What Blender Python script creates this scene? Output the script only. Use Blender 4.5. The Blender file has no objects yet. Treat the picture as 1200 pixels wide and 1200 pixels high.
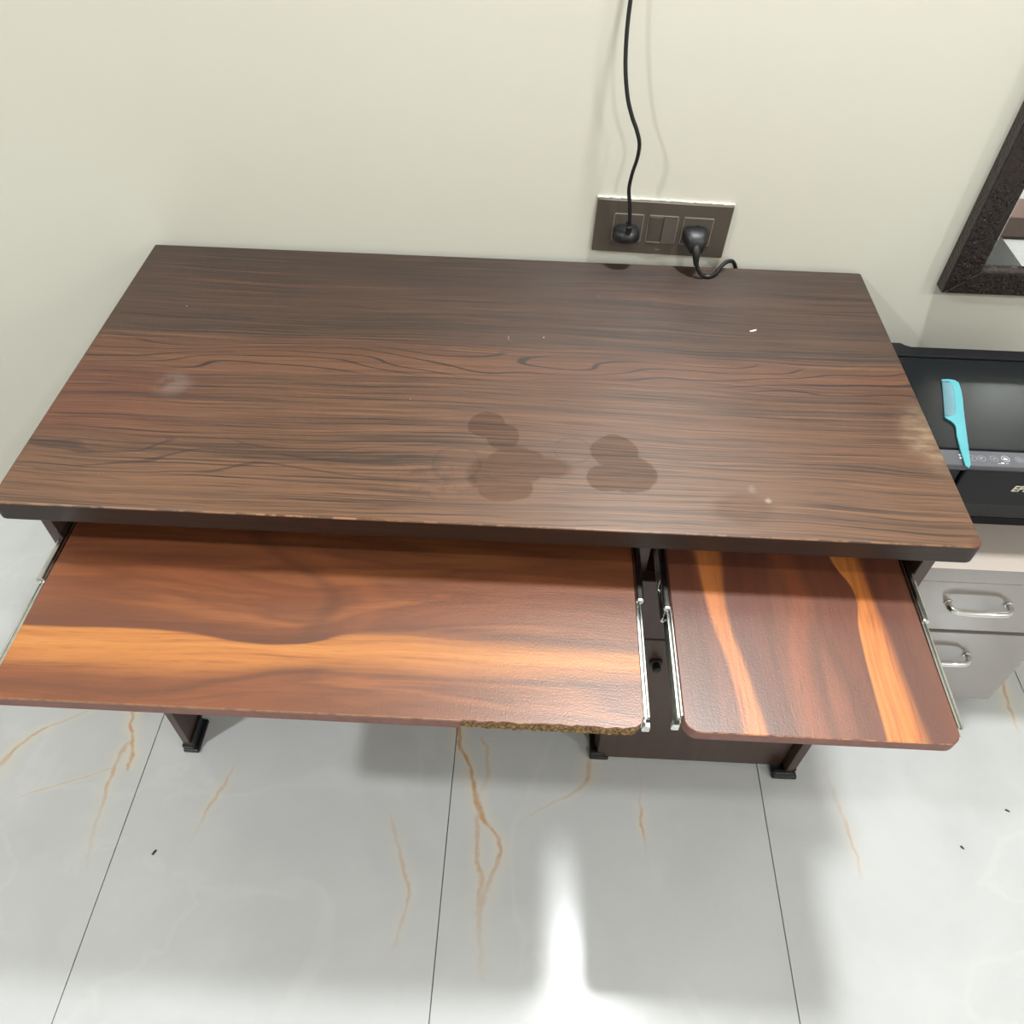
import bpy, bmesh, math, random
from mathutils import Matrix, Vector
random.seed(7)
scene = bpy.context.scene
COL = scene.collection

# ------------------------------------------------------------------ camera
cam_data = bpy.data.cameras.new('camera')
cam_data.sensor_fit = 'HORIZONTAL'
cam_data.sensor_width = 36.0
cam_data.lens = 936.5 / 1200.0 * 36.0
cam_data.clip_start = 0.02
cam = bpy.data.objects.new('camera', cam_data)
COL.objects.link(cam)
cam.matrix_world = (Matrix.Translation((0.6596, -1.2438, 1.4903))
                    @ Matrix.Rotation(0.02071, 4, 'Z') @ Matrix.Rotation(0.72764, 4, 'X')
                    @ Matrix.Rotation(0.03002, 4, 'Z'))
scene.camera = cam

# ------------------------------------------------------------------ world, lights, exposure
world = bpy.data.worlds.new('room_world')
scene.world = world
world.use_nodes = True
world.node_tree.nodes['Background'].inputs[0].default_value = (0.9, 0.95, 1.0, 1)
world.node_tree.nodes['Background'].inputs[1].default_value = 0.2

scene.view_settings.view_transform = 'Standard'
scene.view_settings.look = 'None'
scene.view_settings.exposure = 0.0
scene.view_settings.gamma = 1.0
scene.view_settings.use_curve_mapping = False

CEIL = 2.62
def downlight(x, y, power, size, col=(0.955, 1.0, 0.995)):
    d = bpy.data.lights.new('ceiling_downlight', 'AREA')
    d.shape = 'DISK'; d.size = size; d.energy = power; d.color = col
    o = bpy.data.objects.new('ceiling_downlight', d)
    COL.objects.link(o)
    o.location = (x, y, CEIL - 0.02)
    return o
downlight(1.07, -0.33, 47, 0.20)
downlight(-0.95, -1.45, 40, 0.12)
downlight(1.75, -2.5, 28, 0.12)
downlight(3.35, -2.5, 32, 0.12)

# ------------------------------------------------------------------ node helper
class G:
    def __init__(s, name):
        s.m = bpy.data.materials.new(name); s.m.use_nodes = True
        s.nt = s.m.node_tree; s.b = s.nt.nodes['Principled BSDF']
        s._c = None
    def n(s, t): return s.nt.nodes.new(t)
    def put(s, sock, v):
        if isinstance(v, bpy.types.NodeSocket): s.nt.links.new(v, sock)
        elif isinstance(v, (tuple, list)):
            sock.default_value = tuple(v) + ((1,) if len(v) == 3 and len(sock.default_value) == 4 else ())
        else: sock.default_value = v
    def obj(s):
        if s._c is None: s._c = s.n('ShaderNodeTexCoord').outputs['Object']
        return s._c
    def xyz(s):
        q = s.n('ShaderNodeSeparateXYZ'); s.put(q.inputs[0], s.obj()); return q.outputs
    def comb(s, x=0., y=0., z=0.):
        q = s.n('ShaderNodeCombineXYZ')
        for i, v in enumerate((x, y, z)): s.put(q.inputs[i], v)
        return q.outputs[0]
    def mth(s, op, a, b=0., c=0., clamp=False):
        q = s.n('ShaderNodeMath'); q.operation = op; q.use_clamp = clamp
        for i, v in enumerate((a, b, c)): s.put(q.inputs[i], v)
        return q.outputs[0]
    def add(s, a, b): return s.mth('ADD', a, b)
    def sub(s, a, b): return s.mth('SUBTRACT', a, b)
    def mul(s, a, b): return s.mth('MULTIPLY', a, b)
    def sat(s, a): return s.mth('ADD', a, 0., clamp=True)
    def mx(s, *a):
        r = a[0]
        for v in a[1:]: r = s.mth('MAXIMUM', r, v)
        return r
    def noise(s, v, scale=1., detail=3., rough=.5, dist=0.):
        q = s.n('ShaderNodeTexNoise')
        s.put(q.inputs['Vector'], v); s.put(q.inputs['Scale'], scale); s.put(q.inputs['Detail'], detail)
        s.put(q.inputs['Roughness'], rough); s.put(q.inputs['Distortion'], dist)
        return q.outputs['Fac']
    def ss(s, v, a, b, lo=0., hi=1.):
        q = s.n('ShaderNodeMapRange'); q.interpolation_type = 'SMOOTHSTEP'
        s.put(q.inputs[0], v); s.put(q.inputs[1], a); s.put(q.inputs[2], b); s.put(q.inputs[3], lo); s.put(q.inputs[4], hi)
        return q.outputs[0]
    def lin(s, v, a, b, lo=0., hi=1.):
        q = s.n('ShaderNodeMapRange'); q.clamp = True
        s.put(q.inputs[0], v); s.put(q.inputs[1], a); s.put(q.inputs[2], b); s.put(q.inputs[3], lo); s.put(q.inputs[4], hi)
        return q.outputs[0]
    def ramp(s, f, stops, interp='LINEAR'):
        q = s.n('ShaderNodeValToRGB'); cr = q.color_ramp; cr.interpolation = interp
        while len(cr.elements) < len(stops): cr.elements.new(0.5)
        for e, (p, c) in zip(cr.elements, stops):
            e.position = p; e.color = (c[0], c[1], c[2], 1)
        s.put(q.inputs[0], f); return q.outputs[0]
    def mix(s, f, a, b, mode='MIX'):
        q = s.n('ShaderNodeMix'); q.data_type = 'RGBA'; q.blend_type = mode
        s.put(q.inputs[0], f); s.put(q.inputs[6], a); s.put(q.inputs[7], b)
        return q.outputs[2]
    def curve(s, v, pts, vmin, vmax, omin, omax):
        """piecewise smooth function through pts (v, out)"""
        q = s.n('ShaderNodeFloatCurve'); cu = q.mapping.curves[0]
        P = sorted(((p - vmin) / (vmax - vmin), (o - omin) / (omax - omin)) for p, o in pts)
        while len(cu.points) < len(P): cu.points.new(0.5, 0.5)
        for cp, (a, b) in zip(cu.points, P): cp.location = (a, b)
        q.mapping.update()
        s.put(q.inputs['Value'], s.lin(v, vmin, vmax))
        return s.add(s.mul(q.outputs[0], omax - omin), omin)
    def ell(s, x, y, cx, cy, rx, ry, soft=.12):
        """soft-edged ellipse mask"""
        dx = s.mul(s.sub(x, cx), 1. / rx); dy = s.mul(s.sub(y, cy), 1. / ry)
        r = s.mth('SQRT', s.add(s.mul(dx, dx), s.mul(dy, dy)))
        return s.ss(r, 1. - soft, 1. + soft, 1., 0.)
    def ring(s, x, y, cx, cy, r0, w):
        dx = s.sub(x, cx); dy = s.sub(y, cy)
        r = s.mth('SQRT', s.add(s.mul(dx, dx), s.mul(dy, dy)))
        return s.ss(s.mth('ABSOLUTE', s.sub(r, r0)), 0., w, 1., 0.)
    def bump(s, h, strength=.2, dist=.001):
        q = s.n('ShaderNodeBump'); s.put(q.inputs['Height'], h)
        q.inputs['Strength'].default_value = strength; q.inputs['Distance'].default_value = dist
        s.put(s.b.inputs['Normal'], q.outputs[0])
    def out(s, col, rough=.5, metal=0., spec=.5, coat=0., coatr=.1):
        s.put(s.b.inputs['Base Color'], col); s.put(s.b.inputs['Roughness'], rough)
        s.put(s.b.inputs['Metallic'], metal); s.put(s.b.inputs['Specular IOR Level'], spec)
        s.put(s.b.inputs['Coat Weight'], coat); s.put(s.b.inputs['Coat Roughness'], coatr)
        return s.m

def srgb(r, g, b):
    f = lambda c: (c / 255. / 12.92) if c <= 10 else ((c / 255. + .055) / 1.055) ** 2.4
    return (f(r), f(g), f(b))

def plain(name, col, rough=.5, metal=0., spec=.5, coat=0., var=.06, scale=30.):
    g = G(name)
    nz = g.noise(g.obj(), scale, 3.)
    f = g.lin(nz, .3, .7, 1. - var, 1. + var)
    c = g.mix(1., col, g.comb(f, f, f), 'MULTIPLY')
    return g.out(c, rough, metal, spec, coat)

# ------------------------------------------------------------------ materials
def mat_wall():
    g = G('cream_paint'); p = g.obj()
    n1 = g.noise(p, 1.3, 2.); n2 = g.noise(p, 60., 3.)
    c = g.ramp(n1, [(.3, srgb(205, 201, 190)), (.7, srgb(209, 206, 195))])
    g.bump(g.add(g.mul(n2, .5), n1), .06, .002)
    return g.out(c, .42, spec=.35)

def mat_marble():
    g = G('polished_marble_tile')
    q = g.n('ShaderNodeNewGeometry'); sp = g.n('ShaderNodeSeparateXYZ')
    g.put(sp.inputs[0], q.outputs['Position']); P = q.outputs['Position']
    wob = g.noise(P, 9., 4.); wob2 = g.noise(P, 45., 3.)
    x = g.add(sp.outputs[0], g.add(g.mul(g.sub(wob, .5), .045), g.mul(g.sub(wob2, .5), .012)))
    y = g.add(sp.outputs[1], g.mul(g.sub(wob2, .5), .01))
    veins = [
        # (points (y, x), width, strength points (y, s))
        ([(-.40, -.115), (-.52, -.108), (-.57, -.085), (-.625, -.073)], .007, [(-.40, .0), (-.5, .9), (-.6, 1.), (-.63, .0)]),
        ([(-.56, -.09), (-.62, -.10), (-.68, -.10), (-.75, -.095), (-.83, -.075)], .008, [(-.56, 0.), (-.62, .7), (-.7, .4), (-.83, 0.)]),
        ([(-.45, -.12), (-.52, -.22), (-.57, -.29), (-.65, -.325), (-.75, -.34)], .008, [(-.45, .1), (-.52, .35), (-.58, .8), (-.65, .6), (-.75, 0.)]),
        ([(-.62, -.10), (-.64, -.15), (-.66, -.20), (-.69, -.26)], .006, [(-.62, .1), (-.65, .6), (-.69, .1)]),
        ([(-.45, .548), (-.535, .557), (-.60, .585), (-.684, .61), (-.744, .645), (-.79, .625), (-.86, .615), (-.95, .63)], .009, [(-.45, .6), (-.55, 1.), (-.7, .9), (-.8, .55), (-.95, .1)]),
        ([(-.66, .605), (-.72, .60), (-.78, .61), (-.86, .612)], .008, [(-.66, .0), (-.72, .6), (-.8, .6), (-.86, .0)]),
        ([(-.52, .60), (-.58, .62), (-.64, .60)], .008, [(-.52, .5), (-.58, .5), (-.64, 0.)]),
        ([(-.50, .83), (-.575, .812), (-.61, .793), (-.65, .74), (-.70, .66)], .009, [(-.5, .3), (-.58, .7), (-.62, .45), (-.70, 0.)]),
        ([(-.52, .90), (-.6, .905), (-.67, .907), (-.76, .912)], .006, [(-.52, .1), (-.62, .15), (-.67, .75), (-.72, .15), (-.76, .0)]),
        ([(-.68, .44), (-.75, .462), (-.82, .487), (-.92, .47)], .007, [(-.68, .1), (-.75, .45), (-.82, .5), (-.92, .0)]),
        ([(-.60, .125), (-.66, .11), (-.71, .09), (-.8, .07)], .006, [(-.60, .1), (-.68, .55), (-.72, .2), (-.8, .0)]),
        ([(-.55, 1.275), (-.62, 1.28), (-.68, 1.29), (-.76, 1.295)], .006, [(-.55, .05), (-.63, .3), (-.69, .5), (-.76, .0)]),
        ([(-.30, 1.70), (-.34, 1.695), (-.41, 1.686), (-.46, 1.69)], .007, [(-.30, .4), (-.35, .9), (-.40, .7), (-.46, .0)]),
    ]
    tot = None; halo = None
    for pts, w, st in veins:
        ys = [p[0] for p in pts]; xs = [p[1] for p in pts]
        f = g.curve(y, pts, min(ys), max(ys), min(xs) - .02, max(xs) + .02)
        a = g.curve(y, st, min(ys), max(ys), 0., 1.)
        inr = g.mul(g.mth('GREATER_THAN', y, min(ys)), g.mth('LESS_THAN', y, max(ys)))
        d = g.mth('ABSOLUTE', g.sub(x, f))
        core = g.mul(g.mul(g.ss(d, w * .1, w * .8, 1., 0.), a), inr)
        hl = g.mul(g.mul(g.ss(d, 0., w * 4., 1., 0.), a), inr)
        tot = core if tot is None else g.mth('MAXIMUM', tot, core)
        halo = hl if halo is None else g.mth('MAXIMUM', halo, hl)
    # generic thin pale-grey veins everywhere, gold ones only outside the mapped area
    nv = g.noise(P, 2.6, 5., .55, .6)
    iso = g.ss(g.mth('ABSOLUTE', g.sub(nv, .5)), 0., .012, 1., 0.)
    far = g.mx(g.ss(sp.outputs[1], -1.2, -1.0, 1., 0.), g.ss(sp.outputs[0], -.6, -.45, 1., 0.), g.ss(sp.outputs[0], 1.75, 1.85))
    gm = g.mul(g.mul(iso, far), g.ss(g.noise(P, 1.7, 2.), .5, .62))
    cloud = g.noise(P, 4., 5., .6, .4)
    base = g.ramp(cloud, [(.25, srgb(182, 182, 183)), (.5, srgb(189, 189, 190)), (.75, srgb(195, 195, 196))])
    base = g.mix(g.mul(iso, .10), base, srgb(186, 187, 184))
    iso2 = g.ss(g.mth('ABSOLUTE', g.sub(g.noise(P, 1.9, 4., .5, .9), .47)), 0., .02, 1., 0.)
    base = g.mix(g.mul(iso2, .05), base, srgb(244, 243, 238))
    brk = g.lin(g.noise(P, 55., 3.), .3, .6, .55, 1.)
    c = g.mix(g.mul(g.mx(halo, gm), .38), base, srgb(218, 203, 176))
    c = g.mix(g.mul(g.mul(g.mx(tot, gm), brk), .8), c, srgb(182, 132, 76))
    return g.out(c, .2, spec=.36)

def wood_detail(g, along, across, seed=0.):
    """fine pore streaks running along the grain, 0..1"""
    v1 = g.comb(g.mul(along, 5.), g.mul(across, 330.), seed)
    v2 = g.comb(g.mul(along, 14.), g.mul(across, 900.), seed + 3.)
    return g.noise(v1, 1., 3., .6), g.noise(v2, 1., 2., .5)

def mat_desktop():
    g = G('dark_walnut_laminate'); s_ = g.xyz(); x0, y0 = s_[0], s_[1]
    big = g.noise(g.comb(g.mul(x0, 1.6), g.mul(y0, 5.), 1.3), 1., 2.)
    mid = g.noise(g.comb(g.mul(x0, 5.), g.mul(y0, 22.), 4.1), 1., 3.)
    x = x0
    y = g.add(y0, g.add(g.mul(g.sub(big, .5), .05), g.mul(g.sub(mid, .5), .012)))
    f1 = g.noise(g.comb(g.mul(x, 3.), g.mul(y, 270.), 2.), 1., 3., .6)
    f2 = g.noise(g.comb(g.mul(x, 9.), g.mul(y, 500.), 5.), 1., 2., .5)
    band = g.noise(g.comb(g.mul(x, 1.2), g.mul(y, 42.), 7.), 1., 3., .55)
    # tone across the depth: greyer back board, redder strip in front of the seam
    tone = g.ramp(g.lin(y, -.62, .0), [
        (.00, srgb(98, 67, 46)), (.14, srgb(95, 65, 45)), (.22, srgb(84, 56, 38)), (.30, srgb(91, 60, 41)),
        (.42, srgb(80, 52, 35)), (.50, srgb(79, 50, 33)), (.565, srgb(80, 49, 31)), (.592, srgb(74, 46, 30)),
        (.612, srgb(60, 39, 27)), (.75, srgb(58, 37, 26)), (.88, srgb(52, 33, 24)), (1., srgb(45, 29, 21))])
    red = g.mul(g.mul(g.ss(x, .30, .05), g.ss(y, -.50, -.44)), g.ss(y, -.29, -.36))
    tone = g.mix(g.mul(red, .55), tone, srgb(92, 44, 28))
    dark = srgb(30, 19, 14)
    c = g.mix(g.ss(band, .50, .72, 0., .6), tone, dark)
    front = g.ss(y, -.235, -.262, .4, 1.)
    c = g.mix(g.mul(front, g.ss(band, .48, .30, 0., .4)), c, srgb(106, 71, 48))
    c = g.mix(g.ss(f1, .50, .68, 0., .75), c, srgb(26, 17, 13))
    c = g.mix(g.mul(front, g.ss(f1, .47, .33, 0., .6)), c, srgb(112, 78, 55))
    c = g.mix(g.ss(f2, .52, .68, 0., .5), c, srgb(24, 15, 11))
    # cathedral figure lines in two strips
    def cath(cy, half, k, sx, seed):
        n_ = g.noise(g.comb(g.mul(x, sx), g.mul(y0, 9.), seed), 1., 2.)
        ph = g.add(g.mul(y, k), g.mul(n_, 9.))
        w = g.mth('SINE', g.mul(ph, 6.283))
        ln = g.ss(w, .80, 1., 0., 1.)
        m = g.ss(g.mth('ABSOLUTE', g.sub(y, cy)), half * .55, half, 1., 0.)
        return g.mul(ln, m), m
    l1, m1 = cath(-.296, .040, 42., 2.2, 11.)
    l2, m2 = cath(-.515, .050, 36., 2.6, 23.)
    m2l = g.ss(x, .75, .35)
    c = g.mix(g.mul(m1, .34), c, srgb(98, 60, 38))
    c = g.mix(g.mul(l1, .85), c, srgb(21, 15, 13))
    c = g.mix(g.mul(g.mul(l2, .55), m2l), c, srgb(24, 15, 13))
    # stains and marks with their own outlines
    wob = g.noise(g.obj(), 38., 3.)
    sx = g.add(x0, g.mul(g.sub(wob, .5), .012)); sy = g.add(y0, g.mul(g.sub(g.noise(g.obj(), 31., 3.), .5), .012))
    E = lambda *a, **k: g.ell(sx, sy, *a, **k)
    stain = g.mx(E(.605, -.427, .026, .026, soft=.06), E(.628, -.450, .022, .026, soft=.08),
                 E(.648, -.503, .040, .036, soft=.08), E(.690, -.505, .030, .018, soft=.25), E(.635, -.545, .036, .024, soft=.08),
                 E(.612, -.520, .026, .030, soft=.25),
                 E(.777, -.468, .032, .032, soft=.05), E(.795, -.510, .036, .034, soft=.06), E(.765, -.520, .026, .024, soft=.06),
                 g.mul(E(.935, -.563, .036, .026, soft=.3), .6))
    rings = g.mx(g.mul(g.ring(sx, sy, .570, -.505, .031, .005), .5), g.mul(g.mul(g.ring(x0, y0, .722, -.470, .024, .0025), .8), g.ss(g.noise(g.obj(), 40., 1.), .42, .5)))
    smear = g.mul(E(.555, -.535, .055, .035, soft=.5), g.ss(g.noise(g.obj(), 60., 3.), .48, .6))
    c = g.mix(g.mul(stain, .22), c, srgb(34, 20, 13))
    c = g.mix(g.mul(rings, .5), c, srgb(32, 20, 14))
    c = g.mix(g.mul(smear, .3), c, srgb(32, 22, 16))
    haze = g.mx(g.mul(g.ell(x0, y0, .153, -.370, .022, .022, .7), g.ss(wob, .35, .6,   .02, .13)),
                g.mul(g.ell(sx, sy, .967, -.5465, .0038, .0042, .7), .4), g.mul(g.ell(sx, sy, .952, -.528, .004, .006, .8), .12))
    # lamp glare beside the right edge, painted into the colour
    glare_patch = g.mul(g.ell(x0, y0, 1.215, -.415, .034, .055, .6), g.ss(g.noise(g.comb(g.mul(x0, 30.), g.mul(y0, 80.)), 1., 3.), .35, .7, .06, .25))
    c = g.mix(haze, c, srgb(168, 160, 155))
    c = g.mix(glare_patch, c, srgb(196, 172, 140))
    # nicks and tiny flecks
    v = g.n('ShaderNodeTexVoronoi'); g.put(v.inputs['Vector'], g.comb(g.mul(x0, 1.), g.mul(y0, 1.))); v.inputs['Scale'].default_value = 26.
    fl = g.mul(g.ss(v.outputs['Distance'], .022, .035, 1., 0.), g.ss(g.noise(g.obj(), 9., 1.), .58, .62))
    c = g.mix(g.mul(fl, .7), c, srgb(206, 190, 168))
    sv = g.n('ShaderNodeTexVoronoi'); g.put(sv.inputs['Vector'], g.comb(g.mul(x0, 60.), g.mul(y0, 7.))); sv.inputs['Scale'].default_value = 1.
    scr = g.mul(g.ss(sv.outputs['Distance'], .02, .06, 1., 0.), g.ss(g.noise(g.obj(), 5., 1.), .60, .66))
    c = g.mix(g.mul(scr, .4), c, srgb(176, 150, 126))
    # chipped front arris
    z0 = s_[2]
    ed = g.mul(g.ss(y0, -.6058, -.6068), g.ss(z0, .7475, .749))
    ch = g.noise(g.comb(g.mul(x0, 60.), g.mul(z0, 90.), 2.), 1., 3.)
    chip_zone = g.mx(g.mul(g.ss(x0, .32, .34), g.ss(x0, .50, .47)), .25)
    c = g.mix(g.mul(g.mul(ed, g.ss(ch, .44, .58)), g.lin(chip_zone, 0., 1., .35, .95)), c, srgb(150, 108, 74))
    crn = g.ell(x0, y0, 1.218, -.605, .012, .012, .5)
    c = g.mix(g.mul(crn, .7), c, srgb(84, 44, 30))
    rough = g.sub(g.lin(g.noise(g.obj(), 7., 4.), .3, .7, .42, .52), g.mul(stain, -.08))
    h = g.add(g.mul(f1, .6), g.mul(f2, .4))
    g.bump(h, .25, .0006)
    g.put(g.b.inputs['Anisotropic'], .6); g.put(g.b.inputs['Tangent'], g.comb(0., 1., 0.))   # emboss grooves run along the grain
    return g.out(c, rough, spec=g.lin(stain, 0., 1., .62, .38))

def mat_edge_dark():
    g = G('dark_walnut_edge'); s_ = g.xyz()
    a = g.add(s_[0], g.mul(s_[1], 1.)); z = s_[2]
    f1, f2 = wood_detail(g, a, z, 5.)
    c = g.ramp(f1, [(.3, srgb(45, 29, 20)), (.5, srgb(37, 22, 15)), (.72, srgb(25, 15, 10))])
    c = g.mix(g.ss(f2, .5, .75, 0., .3), c, srgb(18, 11, 8))
    sc = g.noise(g.comb(g.mul(a, 40.), g.mul(z, 40.), 9.), 1., 3.)
    zone = g.mul(g.ss(a, -.275, -.26), g.ss(a, -.15, -.17))
    c = g.mix(g.mul(g.ss(sc, .5, .6), g.mul(zone, .45)), c, srgb(57, 24, 15))
    return g.out(c, .42, spec=.45)

def mat_panel_dark():
    g = G('dark_brown_laminate'); s_ = g.xyz()
    a = g.add(s_[0], s_[1])
    f1 = g.noise(g.comb(g.mul(a, 60.), g.mul(s_[2], 5.), 1.), 1., 4., .6)
    c = g.ramp(f1, [(.3, srgb(76, 56, 48)), (.55, srgb(66, 48, 41)), (.75, srgb(56, 40, 34))])
    return g.out(c, .35, spec=.45)

def mat_tray_long():
    g = G('figured_walnut_tray_long_grain'); s_ = g.xyz(); x0, y0 = s_[0], s_[1]
    big = g.noise(g.comb(g.mul(x0, 2.2), g.mul(y0, 7.), 3.), 1., 2.)
    x = x0
    w = g.curve(x, [(.0, -.7455), (.08, -.7455), (.23, -.745), (.33, -.748), (.39, -.743), (.47, -.732), (.6, -.733), (.82, -.735)], 0., .82, -.78, -.70)
    hw = g.curve(x, [(.0, .026), (.08, .026), (.23, .028), (.33, .020), (.39, .016), (.47, .023), (.6, .021), (.82, .015)], 0., .82, 0., .06)
    y = g.add(y0, g.mul(g.sub(big, .5), .055))
    yw = g.sub(g.add(y0, g.mul(g.sub(g.noise(g.comb(g.mul(x0, 5.), g.mul(y0, 20.), 5.), 1., 3.), .5), .008)), w)
    t = g.mth('DIVIDE', yw, hw)          # -1 front edge .. +1 back edge of the sapwood streak
    f1 = g.noise(g.comb(g.mul(x, 4.), g.mul(y, 120.), 2.), 1., 4., .6)
    f2 = g.noise(g.comb(g.mul(x, 30.), g.mul(y, 500.), 4.), 1., 2., .5)
    fig = g.noise(g.comb(g.mul(x, 2.6), g.mul(y, 26.), 8.), 1., 3., .5, .8)
    c = g.ramp(fig, [(.25, srgb(93, 52, 32)), (.42, srgb(118, 66, 39)), (.55, srgb(104, 58, 34)), (.66, srgb(133, 77, 42)), (.8, srgb(93, 52, 33))])
    # darker purplish zone behind the streak, sharp against it
    dz = g.mul(g.ss(t, 2.6, 1.05), g.ss(t, .92, 1.02))
    c = g.mix(g.mul(dz, .62), c, srgb(82, 45, 32))
    # swirl: curved dark figure running up from the dip of the streak
    cx = g.curve(y0, [(-.74, .385), (-.70, .41), (-.66, .425), (-.63, .40), (-.60, .35), (-.56, .30)], -.74, -.56, .2, .5)
    dsw = g.sub(x0, cx)
    sw = g.mul(g.ss(g.mth('ABSOLUTE', dsw), .0, .022, 1., 0.), g.ss(y0, -.735, -.70))
    c = g.mix(g.mul(sw, .42), c, srgb(71, 40, 29))
    sw2 = g.mul(g.ss(g.mth('ABSOLUTE', g.sub(dsw, .05)), .0, .03, 1., 0.), g.ss(y0, -.735, -.70))
    c = g.mix(g.mul(sw2, .3), c, srgb(136, 77, 44))
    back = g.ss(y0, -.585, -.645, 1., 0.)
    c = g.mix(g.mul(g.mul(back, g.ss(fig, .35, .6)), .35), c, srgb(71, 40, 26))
    gold = g.mul(g.ss(t, g.lin(x0, .42, .56, 1.06, 1.65), g.lin(x0, .42, .56, .86, .1)), g.ss(t, -1.7, -.2))
    gcol = g.ramp(f1, [(.3, srgb(185, 123, 63)), (.55, srgb(172, 106, 51)), (.75, srgb(153, 88, 42))])
    c = g.mix(g.mul(gold, .88), c, gcol)
    ln = g.ss(g.mth('ABSOLUTE', g.add(t, g.add(1.75, g.mul(g.sub(big, .5), 2.2)))), .0, .35, 1., 0.)
    c = g.mix(g.mul(ln, .5), c, srgb(73, 43, 30))
    c = g.mix(g.ss(f1, .52, .76, 0., .42), c, srgb(71, 40, 26))
    c = g.mix(g.ss(f2, .52, .74, 0., .25), c, srgb(67, 35, 24))
    ed = g.mul(g.ss(y0, -.8168, -.8180), g.ss(g.noise(g.comb(g.mul(x0, 70.), 0., 3.), 1., 3.), .35, .6))
    c = g.mix(g.mul(ed, .6), c, srgb(154, 112, 70))
    gr = g.noise(g.obj(), 420., 2.)
    g.bump(g.add(g.mul(gr, .7), g.mul(f2, .4)), .34, .0008)
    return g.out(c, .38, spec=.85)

def mat_tray_short():
    g = G('figured_walnut_tray_cross_grain'); s_ = g.xyz(); x0, y0 = s_[0], s_[1]
    big = g.noise(g.comb(g.mul(x0, 9.), g.mul(y0, 3.), 6.), 1., 2.)
    x = g.add(x0, g.mul(g.sub(big, .5), .03))
    xs = g.add(x0, g.mul(g.sub(g.noise(g.comb(g.mul(x0, 20.), g.mul(y0, 6.), 2.), 1., 2.), .5), .006))
    f1 = g.noise(g.comb(g.mul(x, 130.), g.mul(y0, 4.), 2.), 1., 4., .6)
    f2 = g.noise(g.comb(g.mul(x, 500.), g.mul(y0, 30.), 4.), 1., 2.)
    fig = g.noise(g.comb(g.mul(x, 24.), g.mul(y0, 2.2), 15.), 1., 3., .5, .5)
    c = g.ramp(fig, [(.28, srgb(86, 49, 36)), (.45, srgb(106, 59, 43)), (.55, srgb(96, 55, 40)), (.7, srgb(122, 71, 49)), (.82, srgb(92, 53, 39))])
    def band(cpts, hpts, lo, hi):
        cc = g.curve(y0, cpts, -.82, -.4, lo, hi); hh = g.curve(y0, hpts, -.82, -.4, 0., .06)
        return g.mth('DIVIDE', g.sub(xs, cc), hh)
    t1 = band([(-.82, .936), (-.77, .932), (-.725, .926), (-.68, .917), (-.63, .912), (-.56, .911), (-.4, .905)],
              [(-.82, .0135), (-.725, .011), (-.63, .0128), (-.56, .0175), (-.4, .02)], .85, 1.0)
    b1 = g.mul(g.ss(t1, -1.3, -.65), g.ss(t1, 1.25, .5))
    t2 = band([(-.82, 1.1075), (-.74, 1.105), (-.665, 1.105), (-.613, 1.106), (-.56, 1.096), (-.4, 1.08)],
              [(-.82, .024), (-.74, .020), (-.665, .0165), (-.613, .011), (-.56, .019), (-.4, .02)], 1.0, 1.2)
    b2 = g.mul(g.ss(t2, -1.12, -.92), g.ss(t2, 1.25, .3))
    t3 = band([(-.82, 1.008), (-.72, 1.004), (-.624, 1.022), (-.56, 1.012), (-.4, 1.0)],
              [(-.82, .014), (-.72, .016), (-.624, .014), (-.4, .014)], .9, 1.1)
    b3 = g.mul(g.ss(t3, -1.3, -.5), g.ss(t3, 1.4, .2))
    dk = g.mul(g.ss(t2, .9, 1.3), g.ss(t2, 3.0, 1.5))
    dk2 = g.mul(g.ss(t1, 1.0, 1.4), g.ss(t1, 5., 2.))
    c = g.mix(g.mul(dk, .5), c, srgb(78, 43, 33))
    c = g.mix(g.mul(dk2, .4), c, srgb(81, 47, 39))
    gcol = g.ramp(f1, [(.3, srgb(207, 131, 69)), (.55, srgb(188, 110, 52)), (.75, srgb(162, 88, 42))])
    c = g.mix(g.mul(b3, .5), c, srgb(142, 76, 47))
    c = g.mix(g.mul(b1, .85), c, g.mix(.4, gcol, srgb(170, 100, 60)))
    c = g.mix(g.mul(b2, .92), c, gcol)
    c = g.mix(g.ss(f1, .52, .76, 0., .4), c, srgb(74, 41, 30))
    c = g.mix(g.ss(f2, .52, .74, 0., .25), c, srgb(70, 37, 27))
    ed = g.mul(g.ss(y0, -.8168, -.8180), g.ss(g.noise(g.comb(g.mul(x0, 70.), 0., 3.), 1., 3.), .40, .62))
    c = g.mix(g.mul(ed, .6), c, srgb(188, 135, 87))
    gr = g.noise(g.obj(), 420., 2.)
    g.bump(g.add(g.mul(gr, .7), g.mul(f2, .4)), .3, .0008)
    return g.out(c, .38, spec=.85)

def mat_particle():
    g = G('raw_particleboard')
    v = g.n('ShaderNodeTexVoronoi'); g.put(v.inputs['Vector'], g.obj()); v.inputs['Scale'].default_value = 520.
    n2 = g.noise(g.obj(), 300., 3.)
    c = g.ramp(n2, [(.34, srgb(58, 42, 28)), (.5, srgb(128, 100, 66)), (.68, srgb(166, 136, 94))])
    c = g.mix(g.ss(v.outputs['Distance'], .2, .6, .5, 0.), c, srgb(92, 70, 46))
    g.bump(n2, .6, .001)
    return g.out(c, .85, spec=.2)

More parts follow.
